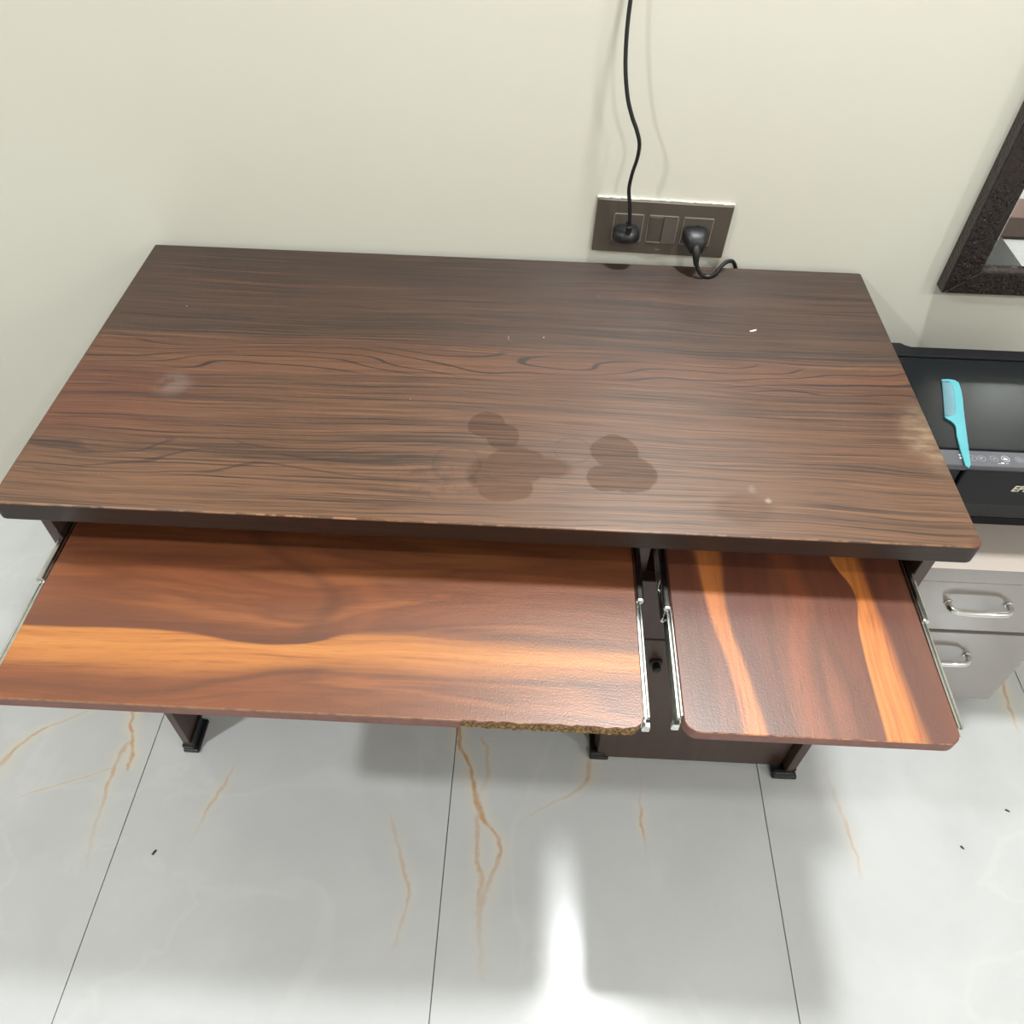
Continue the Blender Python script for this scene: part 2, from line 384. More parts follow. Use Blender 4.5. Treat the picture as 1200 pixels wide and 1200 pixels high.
def mat_frame():
    g = G('embossed_espresso_frame'); p = g.obj()
    w = g.n('ShaderNodeTexVoronoi'); w.feature = 'DISTANCE_TO_EDGE'
    g.put(w.inputs['Vector'], p); w.inputs['Scale'].default_value = 95.
    n_ = g.noise(p, 120., 3., .5, 1.2)
    h = g.add(g.ss(w.outputs['Distance'], .0, .2), g.mul(n_, .8))
    g.bump(h, .35, .0012)
    c = g.ramp(n_, [(.35, srgb(33, 25, 23)), (.65, srgb(42, 33, 30))])
    return g.out(c, .27, spec=.4)

M = dict(
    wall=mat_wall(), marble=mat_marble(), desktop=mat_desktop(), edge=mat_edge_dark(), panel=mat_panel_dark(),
    tray1=mat_tray_long(), tray2=mat_tray_short(), particle=mat_particle(), frame=mat_frame(),
    grout=plain('dark_grout', srgb(120, 118, 112), .9),
    ceiling=plain('white_ceiling_paint', srgb(240, 238, 232), .8),
    trayedge=plain('red_brown_edge_band', srgb(116, 72, 62), .45, var=.15, scale=60.),
    chrome=plain('zinc_plated_steel', (.62, .62, .60), .2, 1., var=.1, scale=80.),
    polished=plain('polished_chrome', (.72, .72, .72), .07, 1., var=.02),
    blackplastic=plain('black_plastic', srgb(24, 24, 26), .45),
    cable=plain('black_cable_sheath', srgb(18, 18, 21), .38),
    plate=plain('dark_bronze_switch_plate', srgb(88, 80, 72), .3, .25, var=.04, scale=8.),
    module=plain('bronze_switch_module', srgb(82, 75, 69), .38, .1, var=.03),
    platerim=plain('pale_module_rim', srgb(176, 166, 154), .3, .6),
    hole=plain('dark_pin_hole', srgb(10, 10, 10), .7),
    plaster=plain('white_plaster_edge', srgb(214, 210, 198), .7),
    mirror=plain('mirror_silver', (.86, .87, .86), .012, 1., var=.005),
    printer=plain('charcoal_printer_plastic', srgb(20, 20, 24), .42, spec=.25, var=.08),
    printerlid=plain('satin_charcoal_lid', srgb(26, 28, 30), .22, spec=.25, var=.06, scale=12.),
    printerdark=plain('black_printer_recess', srgb(12, 12, 15), .5),
    control=plain('grey_control_strip', srgb(82, 82, 88), .4),
    white_print=plain('white_print', srgb(226, 228, 232), .5),
    grey_print=plain('grey_print', srgb(150, 152, 158), .5),
    silver_print=plain('silver_lettering', srgb(216, 210, 192), .35, .2),
    comb=plain('turquoise_plastic', srgb(82, 156, 166), .35, var=.05),
    combteeth=plain('pale_turquoise_teeth', srgb(120, 160, 172), .4),
    cabinet=plain('beige_gloss_laminate', srgb(134, 126, 122), .12, coat=1., var=.04, scale=5.),
    cabtop=plain('lit_beige_laminate_top', srgb(190, 177, 169), .25, var=.03, scale=5.),  # same laminate as the drawers, painted paler where light falls on top
    cabdark=plain('dark_cabinet_gap', srgb(70, 64, 58), .7),
    paper=plain('torn_white_paper', srgb(224, 216, 202), .8),
    debris=plain('dark_grit', srgb(52, 46, 40), .8),
    matdark=plain('dark_brown_mat', srgb(58, 42, 36), .8),
    matmauve=plain('mauve_brown_mat', srgb(122, 98, 92), .8),
)

# ------------------------------------------------------------------ mesh helpers
class MB:
    def __init__(s): s.bm = bmesh.new()
    def box(s, x0, x1, y0, y1, z0, z1, bev=0., seg=2, mat=None):
        r = bmesh.ops.create_cube(s.bm, size=1.)
        vs = r['verts']
        bmesh.ops.scale(s.bm, vec=(x1 - x0, y1 - y0, z1 - z0), verts=vs)
        bmesh.ops.translate(s.bm, vec=((x0 + x1) / 2, (y0 + y1) / 2, (z0 + z1) / 2), verts=vs)
        if bev > 0:
            es = list({e for v in vs for e in v.link_edges})
            bmesh.ops.bevel(s.bm, geom=es, offset=bev, segments=seg, profile=.5, affect='EDGES')
        return s
    def prism(s, pts, z0, z1, bev=0., axis='z', seg=1):
        """outline extruded along an axis; pts are (a, b) in the plane across that axis"""
        def P(a, b, h): return {'z': (a, b, h), 'y': (a, h, b), 'x': (h, a, b)}[axis]
        lo = [s.bm.verts.new(P(a, b, z0)) for a, b in pts]
        hi = [s.bm.verts.new(P(a, b, z1)) for a, b in pts]
        n = len(pts); fs = [s.bm.faces.new(lo[::-1]), s.bm.faces.new(hi)]
        for i in range(n): fs.append(s.bm.faces.new((lo[i], lo[(i + 1) % n], hi[(i + 1) % n], hi[i])))
        bmesh.ops.recalc_face_normals(s.bm, faces=fs)
        if bev > 0:
            es = list(set(fs[0].edges) | set(fs[1].edges))
            bmesh.ops.bevel(s.bm, geom=es, offset=bev, segments=seg, profile=.5, affect='EDGES')
        return s
    def tube(s, path, r, n=10, rad=None):
        path = [Vector(p) for p in path]
        rings = []; up = None
        for i, p in enumerate(path):
            t = (path[min(i + 1, len(path) - 1)] - path[max(i - 1, 0)]).normalized()
            if up is None:
                up = t.orthogonal().normalized()
            up = (up - t * up.dot(t)).normalized(); b = t.cross(up)
            rr = r if rad is None else rad[i]
            ra, rb = rr if isinstance(rr, tuple) else (rr, rr)
            rings.append([s.bm.verts.new(p + up * math.cos(2 * math.pi * k / n) * ra + b * math.sin(2 * math.pi * k / n) * rb) for k in range(n)])
        fs = []
        for a, c in zip(rings, rings[1:]):
            for k in range(n): fs.append(s.bm.faces.new((a[k], a[(k + 1) % n], c[(k + 1) % n], c[k])))
        fs.append(s.bm.faces.new(rings[0][::-1])); fs.append(s.bm.faces.new(rings[-1]))
        bmesh.ops.recalc_face_normals(s.bm, faces=fs)
        return s
    def loft(s, rings):
        R_ = [[s.bm.verts.new(p) for p in r] for r in rings]; n = len(R_[0]); fs = []
        for a, c in zip(R_, R_[1:]):
            for k in range(n): fs.append(s.bm.faces.new((a[k], a[(k + 1) % n], c[(k + 1) % n], c[k])))
        fs.append(s.bm.faces.new(R_[0][::-1])); fs.append(s.bm.faces.new(R_[-1]))
        bmesh.ops.recalc_face_normals(s.bm, faces=fs)
        return s
    def mesh(s, name, mat, smooth=False):
        me = bpy.data.meshes.new(name); s.bm.to_mesh(me); s.bm.free()
        me.materials.append(mat)
        if smooth:
            for p in me.polygons: p.use_smooth = True
        return me
    def build(s, name, mat, parent=None, smooth=False, extra=(), pick=None):
        me = s.mesh(name, mat, smooth)
        for m in extra: me.materials.append(m)
        if pick:
            for p in me.polygons: p.material_index = pick(p)
        return link(name, me, parent)

def base_loc(o):
    v = Vector((0, 0, 0))
    while o is not None:
        v += o.location; o = o.parent
    return v
def link(name, me, parent=None):
    o = bpy.data.objects.new(name, me); COL.objects.link(o)
    if parent is not None:
        o.parent = parent; o.location = -base_loc(parent)      # mesh data stay in room coordinates
    return o
def tag(o, label, cat, group=None):
    o['label'] = label; o['category'] = cat
    if group: o['group'] = group
    return o
def thing(name, loc, label, cat, group=None):
    o = bpy.data.objects.new(name, None); COL.objects.link(o); o.location = loc
    o.empty_display_size = .05
    return tag(o, label, cat, group)
def struct(o, label=None):
    o['kind'] = 'structure'
    if label: o['label'] = label
    return o
def rrect(x0, x1, y0, y1, r, seg=5, corners=(1, 1, 1, 1)):
    """rounded rectangle, corners in order (x0y0, x1y0, x1y1, x0y1)"""
    out = []
    for (cx, cy, a0, f) in ((x0, y0, 180, corners[0]), (x1, y0, 270, corners[1]), (x1, y1, 0, corners[2]), (x0, y1, 90, corners[3])):
        if not f: out.append((cx, cy)); continue
        rr = r * f
        ox = cx + rr * (1 if cx == x0 else -1); oy = cy + rr * (1 if cy == y0 else -1)
        for k in range(seg + 1):
            a = math.radians(a0 + 90 * k / seg); out.append((ox + rr * math.cos(a), oy + rr * math.sin(a)))
    return out
def spline(pts, n=8):
    """Catmull-Rom through pts"""
    P = [Vector(p) for p in pts]; P = [P[0] * 2 - P[1]] + P + [P[-1] * 2 - P[-2]]; out = []
    for i in range(1, len(P) - 2):
        for k in range(n):
            t = k / n; a, b, c, d = P[i - 1:i + 3]
            out.append(.5 * ((2 * b) + (c - a) * t + (2 * a - 5 * b + 4 * c - d) * t * t + (3 * b - a - 3 * c + d) * t ** 3))
    out.append(P[-2]); return out

# ------------------------------------------------------------------ room
WY = .012                      # face of the back wall
X0, X1, YF = -2.45, 3.55, -3.4
struct(MB().box(X0 - .1, X1 + .1, WY, WY + .12, -.012, CEIL).build('wall_back', M['wall']), 'plain cream painted wall behind the desk')
struct(MB().box(X0 - .1, X0, YF, WY, -.012, CEIL).build('wall_left', M['wall']), 'cream side wall of the room')
struct(MB().box(X1, X1 + .1, YF, WY, -.012, CEIL).build('wall_right', M['wall']), 'cream wall across the room')
struct(MB().box(X0 - .1, X1 + .1, YF - .1, YF, -.012, CEIL).build('wall_front', M['wall']), 'cream wall on the camera side')
struct(MB().box(X0 - .1, X1 + .1, YF - .1, WY + .12, CEIL, CEIL + .1).build('ceiling', M['ceiling']), 'white ceiling')
floor = struct(MB().box(X0 - .1, X1 + .1, YF - .1, WY + .05, -.06, -.0035).build('floor', M['grout']), 'white marble look floor of large polished tiles')
TW, TL, gap = .5927, 1.185, .0016
XS = -.0455; tile_mesh = {}
kx = -5
while XS + kx * TW < X1:
    xa = max(XS + kx * TW, X0); xb = min(XS + (kx + 1) * TW, X1)
    yb = WY
    for row in range(4):
        ya = max(-1.12 - TL * row, YF)
        if xb - xa > .02 and yb - ya > .02:
            w, l = xb - xa - gap, yb - ya - gap
            key = (round(w, 4), round(l, 4))
            if key not in tile_mesh:
                tile_mesh[key] = MB().box(-w / 2, w / 2, -l / 2, l / 2, -.009, 0., .0006, 1).mesh('tile', M['marble'])
            o = bpy.data.objects.new('tile', tile_mesh[key]); COL.objects.link(o)
            o.parent = floor; o.location = ((xa + xb) / 2, (ya + yb) / 2, 0)
        yb = ya
    kx += 1

# ------------------------------------------------------------------ desk
H = .7505; DT = .0318; DD = .608; DW = 1.22
desk = thing('writing_desk', (.61, -.3, 0), 'dark walnut laminate desk with two pull-out trays, standing against the cream wall', 'desk')
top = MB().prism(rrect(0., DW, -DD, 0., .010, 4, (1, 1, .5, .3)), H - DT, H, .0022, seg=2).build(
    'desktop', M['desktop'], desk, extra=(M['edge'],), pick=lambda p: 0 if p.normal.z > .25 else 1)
top['label'] = 'worn dark walnut desktop with round cup stains'
LX0, LX1 = .0240, .0385; RX0, RX1 = 1.186, 1.203; DX0, DX1 = .822, .840
ZB = .014
MB().box(LX0, LX1, -.578, -.02, ZB, H - DT, .001, 1).build('side_panel', M['panel'], desk)
MB().box(RX0, RX1, -.572, -.02, ZB, H - DT, .001, 1).build('side_panel', M['panel'], desk)
MB().box(DX0, DX1, -.535, -.02, ZB, H - DT, .001, 1).build('divider_panel', M['panel'], desk)
MB().box(LX1, DX0, -.045, -.029, .36, H - DT, .001, 1).build('back_panel', M['panel'], desk)
MB().box(LX1, DX0, -.12, -.05, H - DT - .016, H - DT, .001, 1).build('top_rail', M['panel'], desk)
def shoe(x0, x1, yf):
    m = MB()
    m.box(x0 - .004, x1 + .012, yf - .006, yf + .062, 0., .010, .0025, 2)
    m.box(x1, x1 + .005, yf - .002, yf + .058, .006, .036, .0015, 1)
    m.box(x0 - .003, x1 + .004, yf - .004, yf + .004, .004, .024, .0015, 1)
    return m
for x0, x1, yf in ((LX0, LX1, -.578), (DX0 - .006, DX1 - .004, -.551), (RX0 - .018, RX1 - .004, -.572)):
    shoe(x0, x1, yf).build('foot', M['blackplastic'], desk)
for x0, x1 in ((LX0, LX1), (DX0, DX1), (RX0, RX1)):
    MB().box(x0 - .003, x1 + .008, -.085, -.020, 0., .016, .002, 1).build('foot', M['blackplastic'], desk)
# pedestal under the right tray
MB().box(DX1, RX0, -.534, -.03, .03, .578, .001, 1).build('pedestal_carcass', M['panel'], desk)
df = MB().box(DX0 + .003, RX0 - .001, -.553, -.5355, .4315, .5795, .0012, 1).build('drawer_front', M['panel'], desk)
dr = MB().box(DX0 + .003, RX0 - .001, -.553, -.5355, .008, .4285, .0012, 1).build('cupboard_door', M['panel'], desk)
def disc_y(cx, cz, r, y0, y1, n=20, rx=None):
    return [(cx + (rx or r) * math.cos(2 * math.pi * k / n), cz + r * math.sin(2 * math.pi * k / n)) for k in range(n)], y0, y1
kb = MB()
kb.prism(*disc_y(.886, .365, .011, -.558, -.5528), bev=.001, axis='y')
kb.prism(*disc_y(.886, .365, .007, -.572, -.5575), bev=.003, axis='y')
kb.build('lock_knob', M['blackplastic'], dr)
# trays
ZT = .652; TT = .0175; YT = -.8185; YB = -.30
T1 = (.0505, .8085); T2 = (.8548, 1.169)
edge_x = .598
def jag(x): return .0018 + .0022 * (math.sin(x * 310) * .5 + math.sin(x * 127 + 1.) * .5 + random.uniform(-.6, .6))
pts = [(T1[0], YB), (T1[0], YT)]
pts += [(edge_x, YT)]
k = 0
xx = edge_x + .004
while xx < T1[1] - .012:
    pts.append((xx, YT + .0004 + jag(xx) * .45)); xx += .0065
pts += [(T1[1] - .009, YT + .003), (T1[1] - .003, YT + .008), (T1[1], YT + .016), (T1[1], YB)]
tray1 = MB().prism(pts, ZT - .0035, ZT, 0.).build('keyboard_tray', M['tray1'], desk)
tray1['label'] = 'wide pull-out tray with golden streak and broken front corner'
MB().box(T1[0], T1[1], YT + .022, YB, ZT - TT, ZT - .0035).build('tray_core', M['trayedge'], tray1)
MB().prism([(T1[0], YT + .022), (T1[0], YT), (edge_x, YT), (edge_x + .006, YT + .022)], ZT - TT, ZT - .0036, 0.).build('edge_band', M['trayedge'], tray1)
# exposed particleboard: a crumbling lip standing proud of the torn laminate
bm = bmesh.new()
NX = 90; rows = 6; grid = []
for i in range(NX + 1):
    x = edge_x - .002 + (T1[1] - edge_x) * i / NX
    cr = max(0., (x - (T1[1] - .016)) / .016); back = .014 * cr * cr
    ramp_in = min(1., (x - edge_x + .004) / .05)
    col = []
    for j in range(rows + 1):
        t = j / rows
        yy = YT + .0008 + back + random.uniform(-.0008, .0008) + (1 - ramp_in) * .001
        if j == rows: yy += .0015
        zz = ZT - TT + (TT - .0022) * t + random.uniform(-.0007, .0007)
        col.append(bm.verts.new((x, yy, zz)))
    col.append(bm.verts.new((x, YT + .024, ZT - .0030)))
    col.append(bm.verts.new((x, YT + .024, ZT - TT)))
    grid.append(col)
fs = []
for a, b in zip(grid, grid[1:]):
    n_ = len(a)
    for j in range(n_): fs.append(bm.faces.new((a[j], b[j], b[(j + 1) % n_], a[(j + 1) % n_])))
fs.append(bm.faces.new(grid[0])); fs.append(bm.faces.new(grid[-1][::-1]))
bmesh.ops.recalc_face_normals(bm, faces=fs)
me = bpy.data.meshes.new('chipped_edge'); bm.to_mesh(me); bm.free(); me.materials.append(M['particle'])
o = link('chipped_edge', me, tray1); o['label'] = 'raw tan particleboard showing where the edge broke away'

tray2 = MB().prism(rrect(T2[0], T2[1], YT, YB, .017, 6, (1, 1, 0, 0)), ZT - TT, ZT, .0012, seg=1).build(
    'side_tray', M['tray2'], desk, extra=(M['trayedge'],), pick=lambda p: 0 if p.normal.z > .5 else 1)
tray2['label'] = 'narrow pull-out tray with two orange streaks and rounded corners'
def slide(tray, xt, sgn, yend_wide, yend):
    """telescopic runner beside a tray edge; sgn points away from the tray"""
    zc0, zc1 = ZT - .030, ZT + .003
    X = lambda d: xt + sgn * d
    def bx(m, d0, d1, *r, **k):
        a, b = sorted((X(d0), X(d1))); return m.box(a, b, *r, **k)
    m = MB()                                    # fixed outer channel on the desk panel
    bx(m, .0098, .0110, yend_wide + .05, -.10, zc0, zc1, bev=.0004, seg=1)
    bx(m, .0045, .0110, yend_wide + .05, -.10, zc1 - .0015, zc1, bev=.0004, seg=1)
    bx(m, .0045, .0110, yend_wide + .05, -.10, zc0, zc0 + .0015, bev=.0004, seg=1)
    m.build('outer_channel', M['chrome'], tray)
    m = MB()                                    # middle member, rounded nose
    bx(m, .0012, .0112, yend_wide, -.25, zc1 - .0065, zc1 + .0015, bev=.0028, seg=3)
    bx(m, .0016, .0112, yend_wide, -.25, zc0 + .0005, zc0 + .0075, bev=.0028, seg=3)
    bx(m, .0060, .0080, yend_wide + .004, -.25, zc0 + .004, zc1 - .002, bev=.0004, seg=1)
    m.build('middle_rail', M['chrome'], tray, smooth=False)
    m = MB()                                    # inner member screwed to the tray edge
    bx(m, .0003, .0020, yend, -.30, zc0 + .003, zc1 - .003, bev=.0004, seg=1)
    bx(m, .0003, .0030, yend, -.30, zc1 - .0050, zc1 - .0026, bev=.0006, seg=1)
    bx(m, .0050, .0076, yend, -.30, zc1 - .0052, zc1 - .0030, bev=.0006, seg=1)
    bx(m, .0003, .0072, yend, -.30, zc1 - .0085, zc1 - .0070)
    bx(m, .0003, .0072, yend, -.30, zc0 + .0030, zc0 + .0050, bev=.0007, seg=1)
    m.build('inner_rail', M['chrome'], tray)
    m = MB(); bx(m, .0012, .0105, yend - .004, yend + .003, zc0 + .001, zc0 + .013, bev=.001, seg=1)
    m.build('end_stop', M['chrome'], tray)
slide(tray1, T1[0], -1, -.655, -.800)
slide(tray1, T1[1], +1, -.643, -.803)
slide(tray2, T2[0], -1, -.653, -.799)
slide(tray2, T2[1], +1, -.654, -.797)

# ------------------------------------------------------------------ switch plate, plugs and cords
TILT = math.radians(-1.3); PC = (.8686, .8141)
sp = thing('switch_plate', (PC[0], WY, PC[1]), 'dark bronze electrical switch plate with two sockets on the cream wall', 'switch plate')
sp.rotation_euler = (0, -TILT, 0)
def rot_child(o):
    o.location = (0, 0, 0); return o
# children of the plate are modelled in plate space: x across, z up, y away from the wall is negative
def pl(m, name, mat, parent=sp, **k):
    o = m.build(name, mat, None, **k); o.parent = parent; o.location = (0, 0, 0); return o
body = pl(MB().prism(rrect(-.1112, .1112, -.0462, .0462, .002, 3), -.0085, 0., .0012, axis='y'), 'cover', M['plate'])
m = MB()
for i in range(36):
    xa = -.112 + .224 * i / 36; m.box(xa, xa + .0064, -.0035 + random.uniform(-.001, .001), 0., .0458, .0474 + random.uniform(-.0006, .0009))
pl(m, 'plaster_edge', M['plaster'])
MODS = (-.0568, .0005, .0585)
def rim(cx, cz, w, h, t=.0011):
    m = MB()
    m.box(cx - w / 2, cx + w / 2, -.0098, -.008, cz + h / 2 - t, cz + h / 2); m.box(cx - w / 2, cx + w / 2, -.0098, -.008, cz - h / 2, cz - h / 2 + t)
    m.box(cx - w / 2, cx - w / 2 + t, -.0098, -.008, cz - h / 2, cz + h / 2); m.box(cx + w / 2 - t, cx + w / 2, -.0098, -.008, cz - h / 2, cz + h / 2)
    return m
for i, cx in enumerate(MODS):
    fr = pl(rim(cx, .0, .0495, .0480), 'module_rim', M['platerim'])
    if i == 1:
        for sx_ in (-1, 1):
            a, b = (cx - .0232, cx - .0006) if sx_ < 0 else (cx + .0006, cx + .0232)
            prof = [(-.0095, -.0222), (-.0128, .0222), (-.0085, .0222), (-.0080, -.0222)] if sx_ < 0 else [(-.0122, -.0222), (-.0098, .0222), (-.0085, .0222), (-.0080, -.0222)]
            pl(MB().prism(prof, a, b, .0004, axis='x'), 'rocker_switch', M['module'])
    else:
        s_ = pl(MB().box(cx - .0236, cx + .0236, -.0098, -.008, -.0228, .0228, .0005, 1), 'socket_face', M['module'])
        hl = MB().prism(*disc_y(cx, .0085, .0034, -.0101, -.0092, 14), axis='y')
        for dx in (-.0095, .0095): hl.prism(*disc_y(cx + dx, -.0085, .0026, -.0101, -.0092, 12), axis='y')
        o = hl.build('pin_hole', M['hole']); o.parent = s_
mk = MB()
for i in range(5): mk.box(-.004 + i * .0018, -.0028 + i * .0018, -.0087, -.0084, -.0376, -.0362)
pl(mk, 'maker_mark', M['platerim'])

def W3(x, z, y):   # plate space point -> room
    c, s2 = math.cos(TILT), math.sin(TILT)
    return (PC[0] + x * c + z * -s2 * -1 * -1, y, PC[1] + x * s2 + z * c)
# left plug: flat two-pin body, cord leaving upward
pg = thing('power_plug', (.8105, WY, .80), 'black plug in the left socket with its cord rising up the wall', 'plug', )
def squash(cx, cy, cz, rx, ry, rz, n=20, e=.6):
    def f(a): c = math.cos(a); return math.copysign(abs(c) ** e, c)
    def g_(a): c = math.sin(a); return math.copysign(abs(c) ** e, c)
    return [(cx + rx * f(2 * math.pi * k / n), cy, cz + rz * g_(2 * math.pi * k / n)) for k in range(n)]
px, pz = .8095, .8095
MB().loft([squash(px, .0022, pz, .020, 0, .012), squash(px, -.006, pz, .0218, 0, .0135), squash(px, -.016, pz, .0215, 0, .0125),
           squash(px, -.024, pz + .001, .017, 0, .010), squash(px, -.030, pz + .002, .010, 0, .007)]).build('plug_body', M['blackplastic'], pg, smooth=True)
MB().tube(spline([(px, -.020, pz + .003), (px + .001, -.026, pz + .014), (px + .0015, -.029, pz + .026)], 5), .005, 10,
          ).build('strain_relief', M['blackplastic'], pg, smooth=True)
c1 = [(px + .0015, -.028, pz + .022), (.8095, -.030, .848), (.8065, -.030, .872), (.8020, -.030, .897), (.8038, -.030, .9225), (.8084, -.030, .9464),
      (.8085, -.030, .968), (.8015, -.030, .988), (.7925, -.029, 1.006), (.7820, -.027, 1.035), (.774, -.022, 1.08), (.772, -.014, 1.14), (.778, -.004, 1.22), (.785, .0075, 1.32), (.785, .0085, 1.55)]
cp = spline(c1, 8)
MB().tube(cp, .0032, 10, rad=[(.0034, .0026)] * len(cp)).build('cord', M['cable'], pg, smooth=True)
# right plug: moulded body pointing down, cord curling on the desk and behind it
pg2 = thing('power_plug', (.927, WY, .78), 'black plug in the right socket with its cord curling onto the desk', 'plug')
px, pz = .9245, .806
MB().loft([squash(px, .0022, pz + .006, .0205, 0, .011), squash(px - .0005, -.008, pz + .006, .0215, 0, .0125), squash(px, -.018, pz + .004, .0195, 0, .0135),
           squash(px + .0005, -.026, pz, .0150, 0, .0125), squash(px + .001, -.032, pz - .005, .011, 0, .010)]).build('plug_body', M['blackplastic'], pg2, smooth=True)
sr = spline([(px + .001, -.024, pz - .002), (px + .0015, -.033, pz - .010), (px + .003, -.036, pz - .022), (px + .005, -.036, pz - .032)], 5)
MB().tube(sr, .006, 10, rad=[.0085 - .0047 * i / (len(sr) - 1) for i in range(len(sr))]).build('strain_relief', M['blackplastic'], pg2, smooth=True)
c2 = spline([(px + .004, -.0362, pz - .026), (.9325, -.0375, .770), (.9385, -.038, .7605), (.9470, -.0365, .7549), (.9560, -.0360, .7545), (.9655, -.0290, .7550), (.9740, -.0170, .7585), (.9835, -.0070, .7625), (.9920, -.0010, .7635),
             (.9995, .0035, .7600), (1.0060, .0062, .7500), (1.010, .0065, .735), (1.012, .0065, .70), (1.014, .0060, .60), (1.016, .0055, .52)], 7)
MB().tube(c2, .0034, 10).build('cord', M['cable'], pg2, smooth=True)

# ------------------------------------------------------------------ mirror
mr = thing('wall_mirror', (1.62, WY, .7295), 'wall mirror in a dark embossed frame hanging above the printer', 'mirror')
mx0, mx1, mz0, mz1 = 1.361, 1.861, .7295, 1.60; fw = .049; fy = -.019
def frame_bar(a, b, c, d):
    """mitred bar: outline in x,z, slightly domed front"""
    m = MB(); m.prism([a, b, c, d], fy, WY, .003, axis='y', seg=3); return m
frame_bar((mx0, mz0), (mx1, mz0), (mx1 - fw, mz0 + fw * .92), (mx0 + fw, mz0 + fw * .92)).build('frame_bar', M['frame'], mr)
frame_bar((mx0, mz0), (mx0 + fw, mz0 + fw * .92), (mx0 + fw, mz1 - fw), (mx0, mz1)).build('frame_bar', M['frame'], mr)
frame_bar((mx1, mz0), (mx1, mz1), (mx1 - fw, mz1 - fw), (mx1 - fw, mz0 + fw * .92)).build('frame_bar', M['frame'], mr)
frame_bar((mx0, mz1), (mx0 + fw, mz1 - fw), (mx1 - fw, mz1 - fw), (mx1, mz1)).build('frame_bar', M['frame'], mr)
# raised curved ridges of the embossing
m = MB(); rnd = random.Random(3)
def ridge(cx, cz, r, a0, a1):
    p = [(cx + r * math.cos(a0 + (a1 - a0) * k / 4), fy - .0004, cz + r * math.sin(a0 + (a1 - a0) * k / 4)) for k in range(5)]
    m.tube(p, .0011, 5)
for i in range(330):
    if i % 3 == 0: cx, cz = rnd.uniform(mx0 + .008, mx1 - .008), mz0 + rnd.uniform(.006, fw * .92 - .006)
    else: cx, cz = mx0 + rnd.uniform(.008, fw - .008), rnd.uniform(mz0 + .01, mz1 - .02)
    a = rnd.uniform(0, 6.28); ridge(cx, cz, rnd.uniform(.002, .0045), a, a + rnd.uniform(1.4, 3.2))
o = m.build('embossing', M['frame'], mr, smooth=True); o['kind'] = 'stuff'
bvl = .008; gx0, gx1, gz0, gz1 = mx0 + fw - .002, mx1 - fw + .002, mz0 + fw * .92 - .002, mz1 - fw + .002
bm = bmesh.new()
ou = [bm.verts.new(p) for p in ((gx0, -.0060, gz0), (gx1, -.0060, gz0), (gx1, -.0060, gz1), (gx0, -.0060, gz1))]
inn = [bm.verts.new(p) for p in ((gx0 + bvl, -.0078, gz0 + bvl), (gx1 - bvl, -.0078, gz0 + bvl), (gx1 - bvl, -.0078, gz1 - bvl), (gx0 + bvl, -.0078, gz1 - bvl))]
bk = [bm.verts.new((v.co.x, .004, v.co.z)) for v in ou]
fs = [bm.faces.new(inn), bm.faces.new(bk[::-1])]
for i in range(4):
    j = (i + 1) % 4
    fs += [bm.faces.new((ou[i], ou[j], inn[j], inn[i])), bm.faces.new((bk[i], bk[j], ou[j], ou[i]))]
bmesh.ops.recalc_face_normals(bm, faces=fs)
me = bpy.data.meshes.new('mirror_glass'); bm.to_mesh(me); bm.free(); me.materials.append(M['mirror'])
link('mirror_glass', me, mr)

# ------------------------------------------------------------------ drawer cabinet
CT = .46; CF = -.405
cab = thing('drawer_cabinet', (1.455, -.2, 0), 'low beige glossy drawer cabinet with chrome pulls beside the desk', 'cabinet')
MB().box(1.300, 1.606, -.36, .0, 0., .04, .001, 1).build('plinth', M['cabdark'], cab)
MB().box(1.290, 1.622, -.386, .0, .04, .424, .001, 1).build('body', M['cabinet'], cab)
MB().box(1.288, 1.624, CF - .002, .004, .424, CT, .0015, 2).build('cabinet_top', M['cabtop'], cab, extra=(M['cabinet'],), pick=lambda p: 0 if p.normal.z > .5 else 1)
for z0, z1, zh in ((.282, .422, .3665), (.041, .2725, .2045)):
    d = MB().box(1.290, 1.622, CF, -.3862, z0, z1, .0012, 2).build('drawer', M['cabinet'], cab)
    hp = spline([(1.4035, CF + .001, zh), (1.4025, CF - .010, zh), (1.408, CF - .019, zh), (1.420, CF - .0225, zh), (1.455, CF - .0235, zh), (1.490, CF - .0225, zh),
                 (1.502, CF - .019, zh), (1.5075, CF - .010, zh), (1.5065, CF + .001, zh)], 6)
    hm = MB().tube(hp, .0055, 12, rad=[(.0058, .0050)] * len(hp))
    for xx in (1.4035, 1.5065): hm.prism(*disc_y(xx, zh, .0072, CF - .003, CF + .0005, 16), bev=.0008, axis='y')
    hm.build('pull_handle', M['polished'], d, smooth=True)

# ------------------------------------------------------------------ printer
pr = thing('printer', (1.43, -.2, CT), 'black ink tank printer on the beige cabinet, half hidden by the desk', 'printer')
PX0, PX1 = 1.243, 1.617; PT = .660
MB().box(PX0 + .004, PX1 - .004, -.302, -.082, CT + .004, .580, .004, 2).build('lower_body', M['printerdark'], pr)
MB().box(PX0 + .002, PX1 - .002, -.306, -.080, CT, CT + .018, .003, 2).build('base', M['printer'], pr)
MB().box(PX0 + .006, PX1 - .006, -.345, -.30, .520, .578, .004, 2).build('output_slot', M['printerdark'], pr)
MB().box(1.3190, PX1, -.3705, -.084, .574, .6525, .004, 3).build('front_cover', M['printer'], pr)
MB().prism([(PX0, -.084), (PX0, -.3690), (1.3125, -.3690), (1.3170, -.3660), (1.3170, -.084)], .574, .6525, .003, seg=2).build('side_cover', M['printer'], pr)
lid = MB().prism(rrect(PX0, PX1, -.3335, -.1085, .004, 3), .6535, PT, .002, seg=2).build('scanner_lid', M['printerlid'], pr)
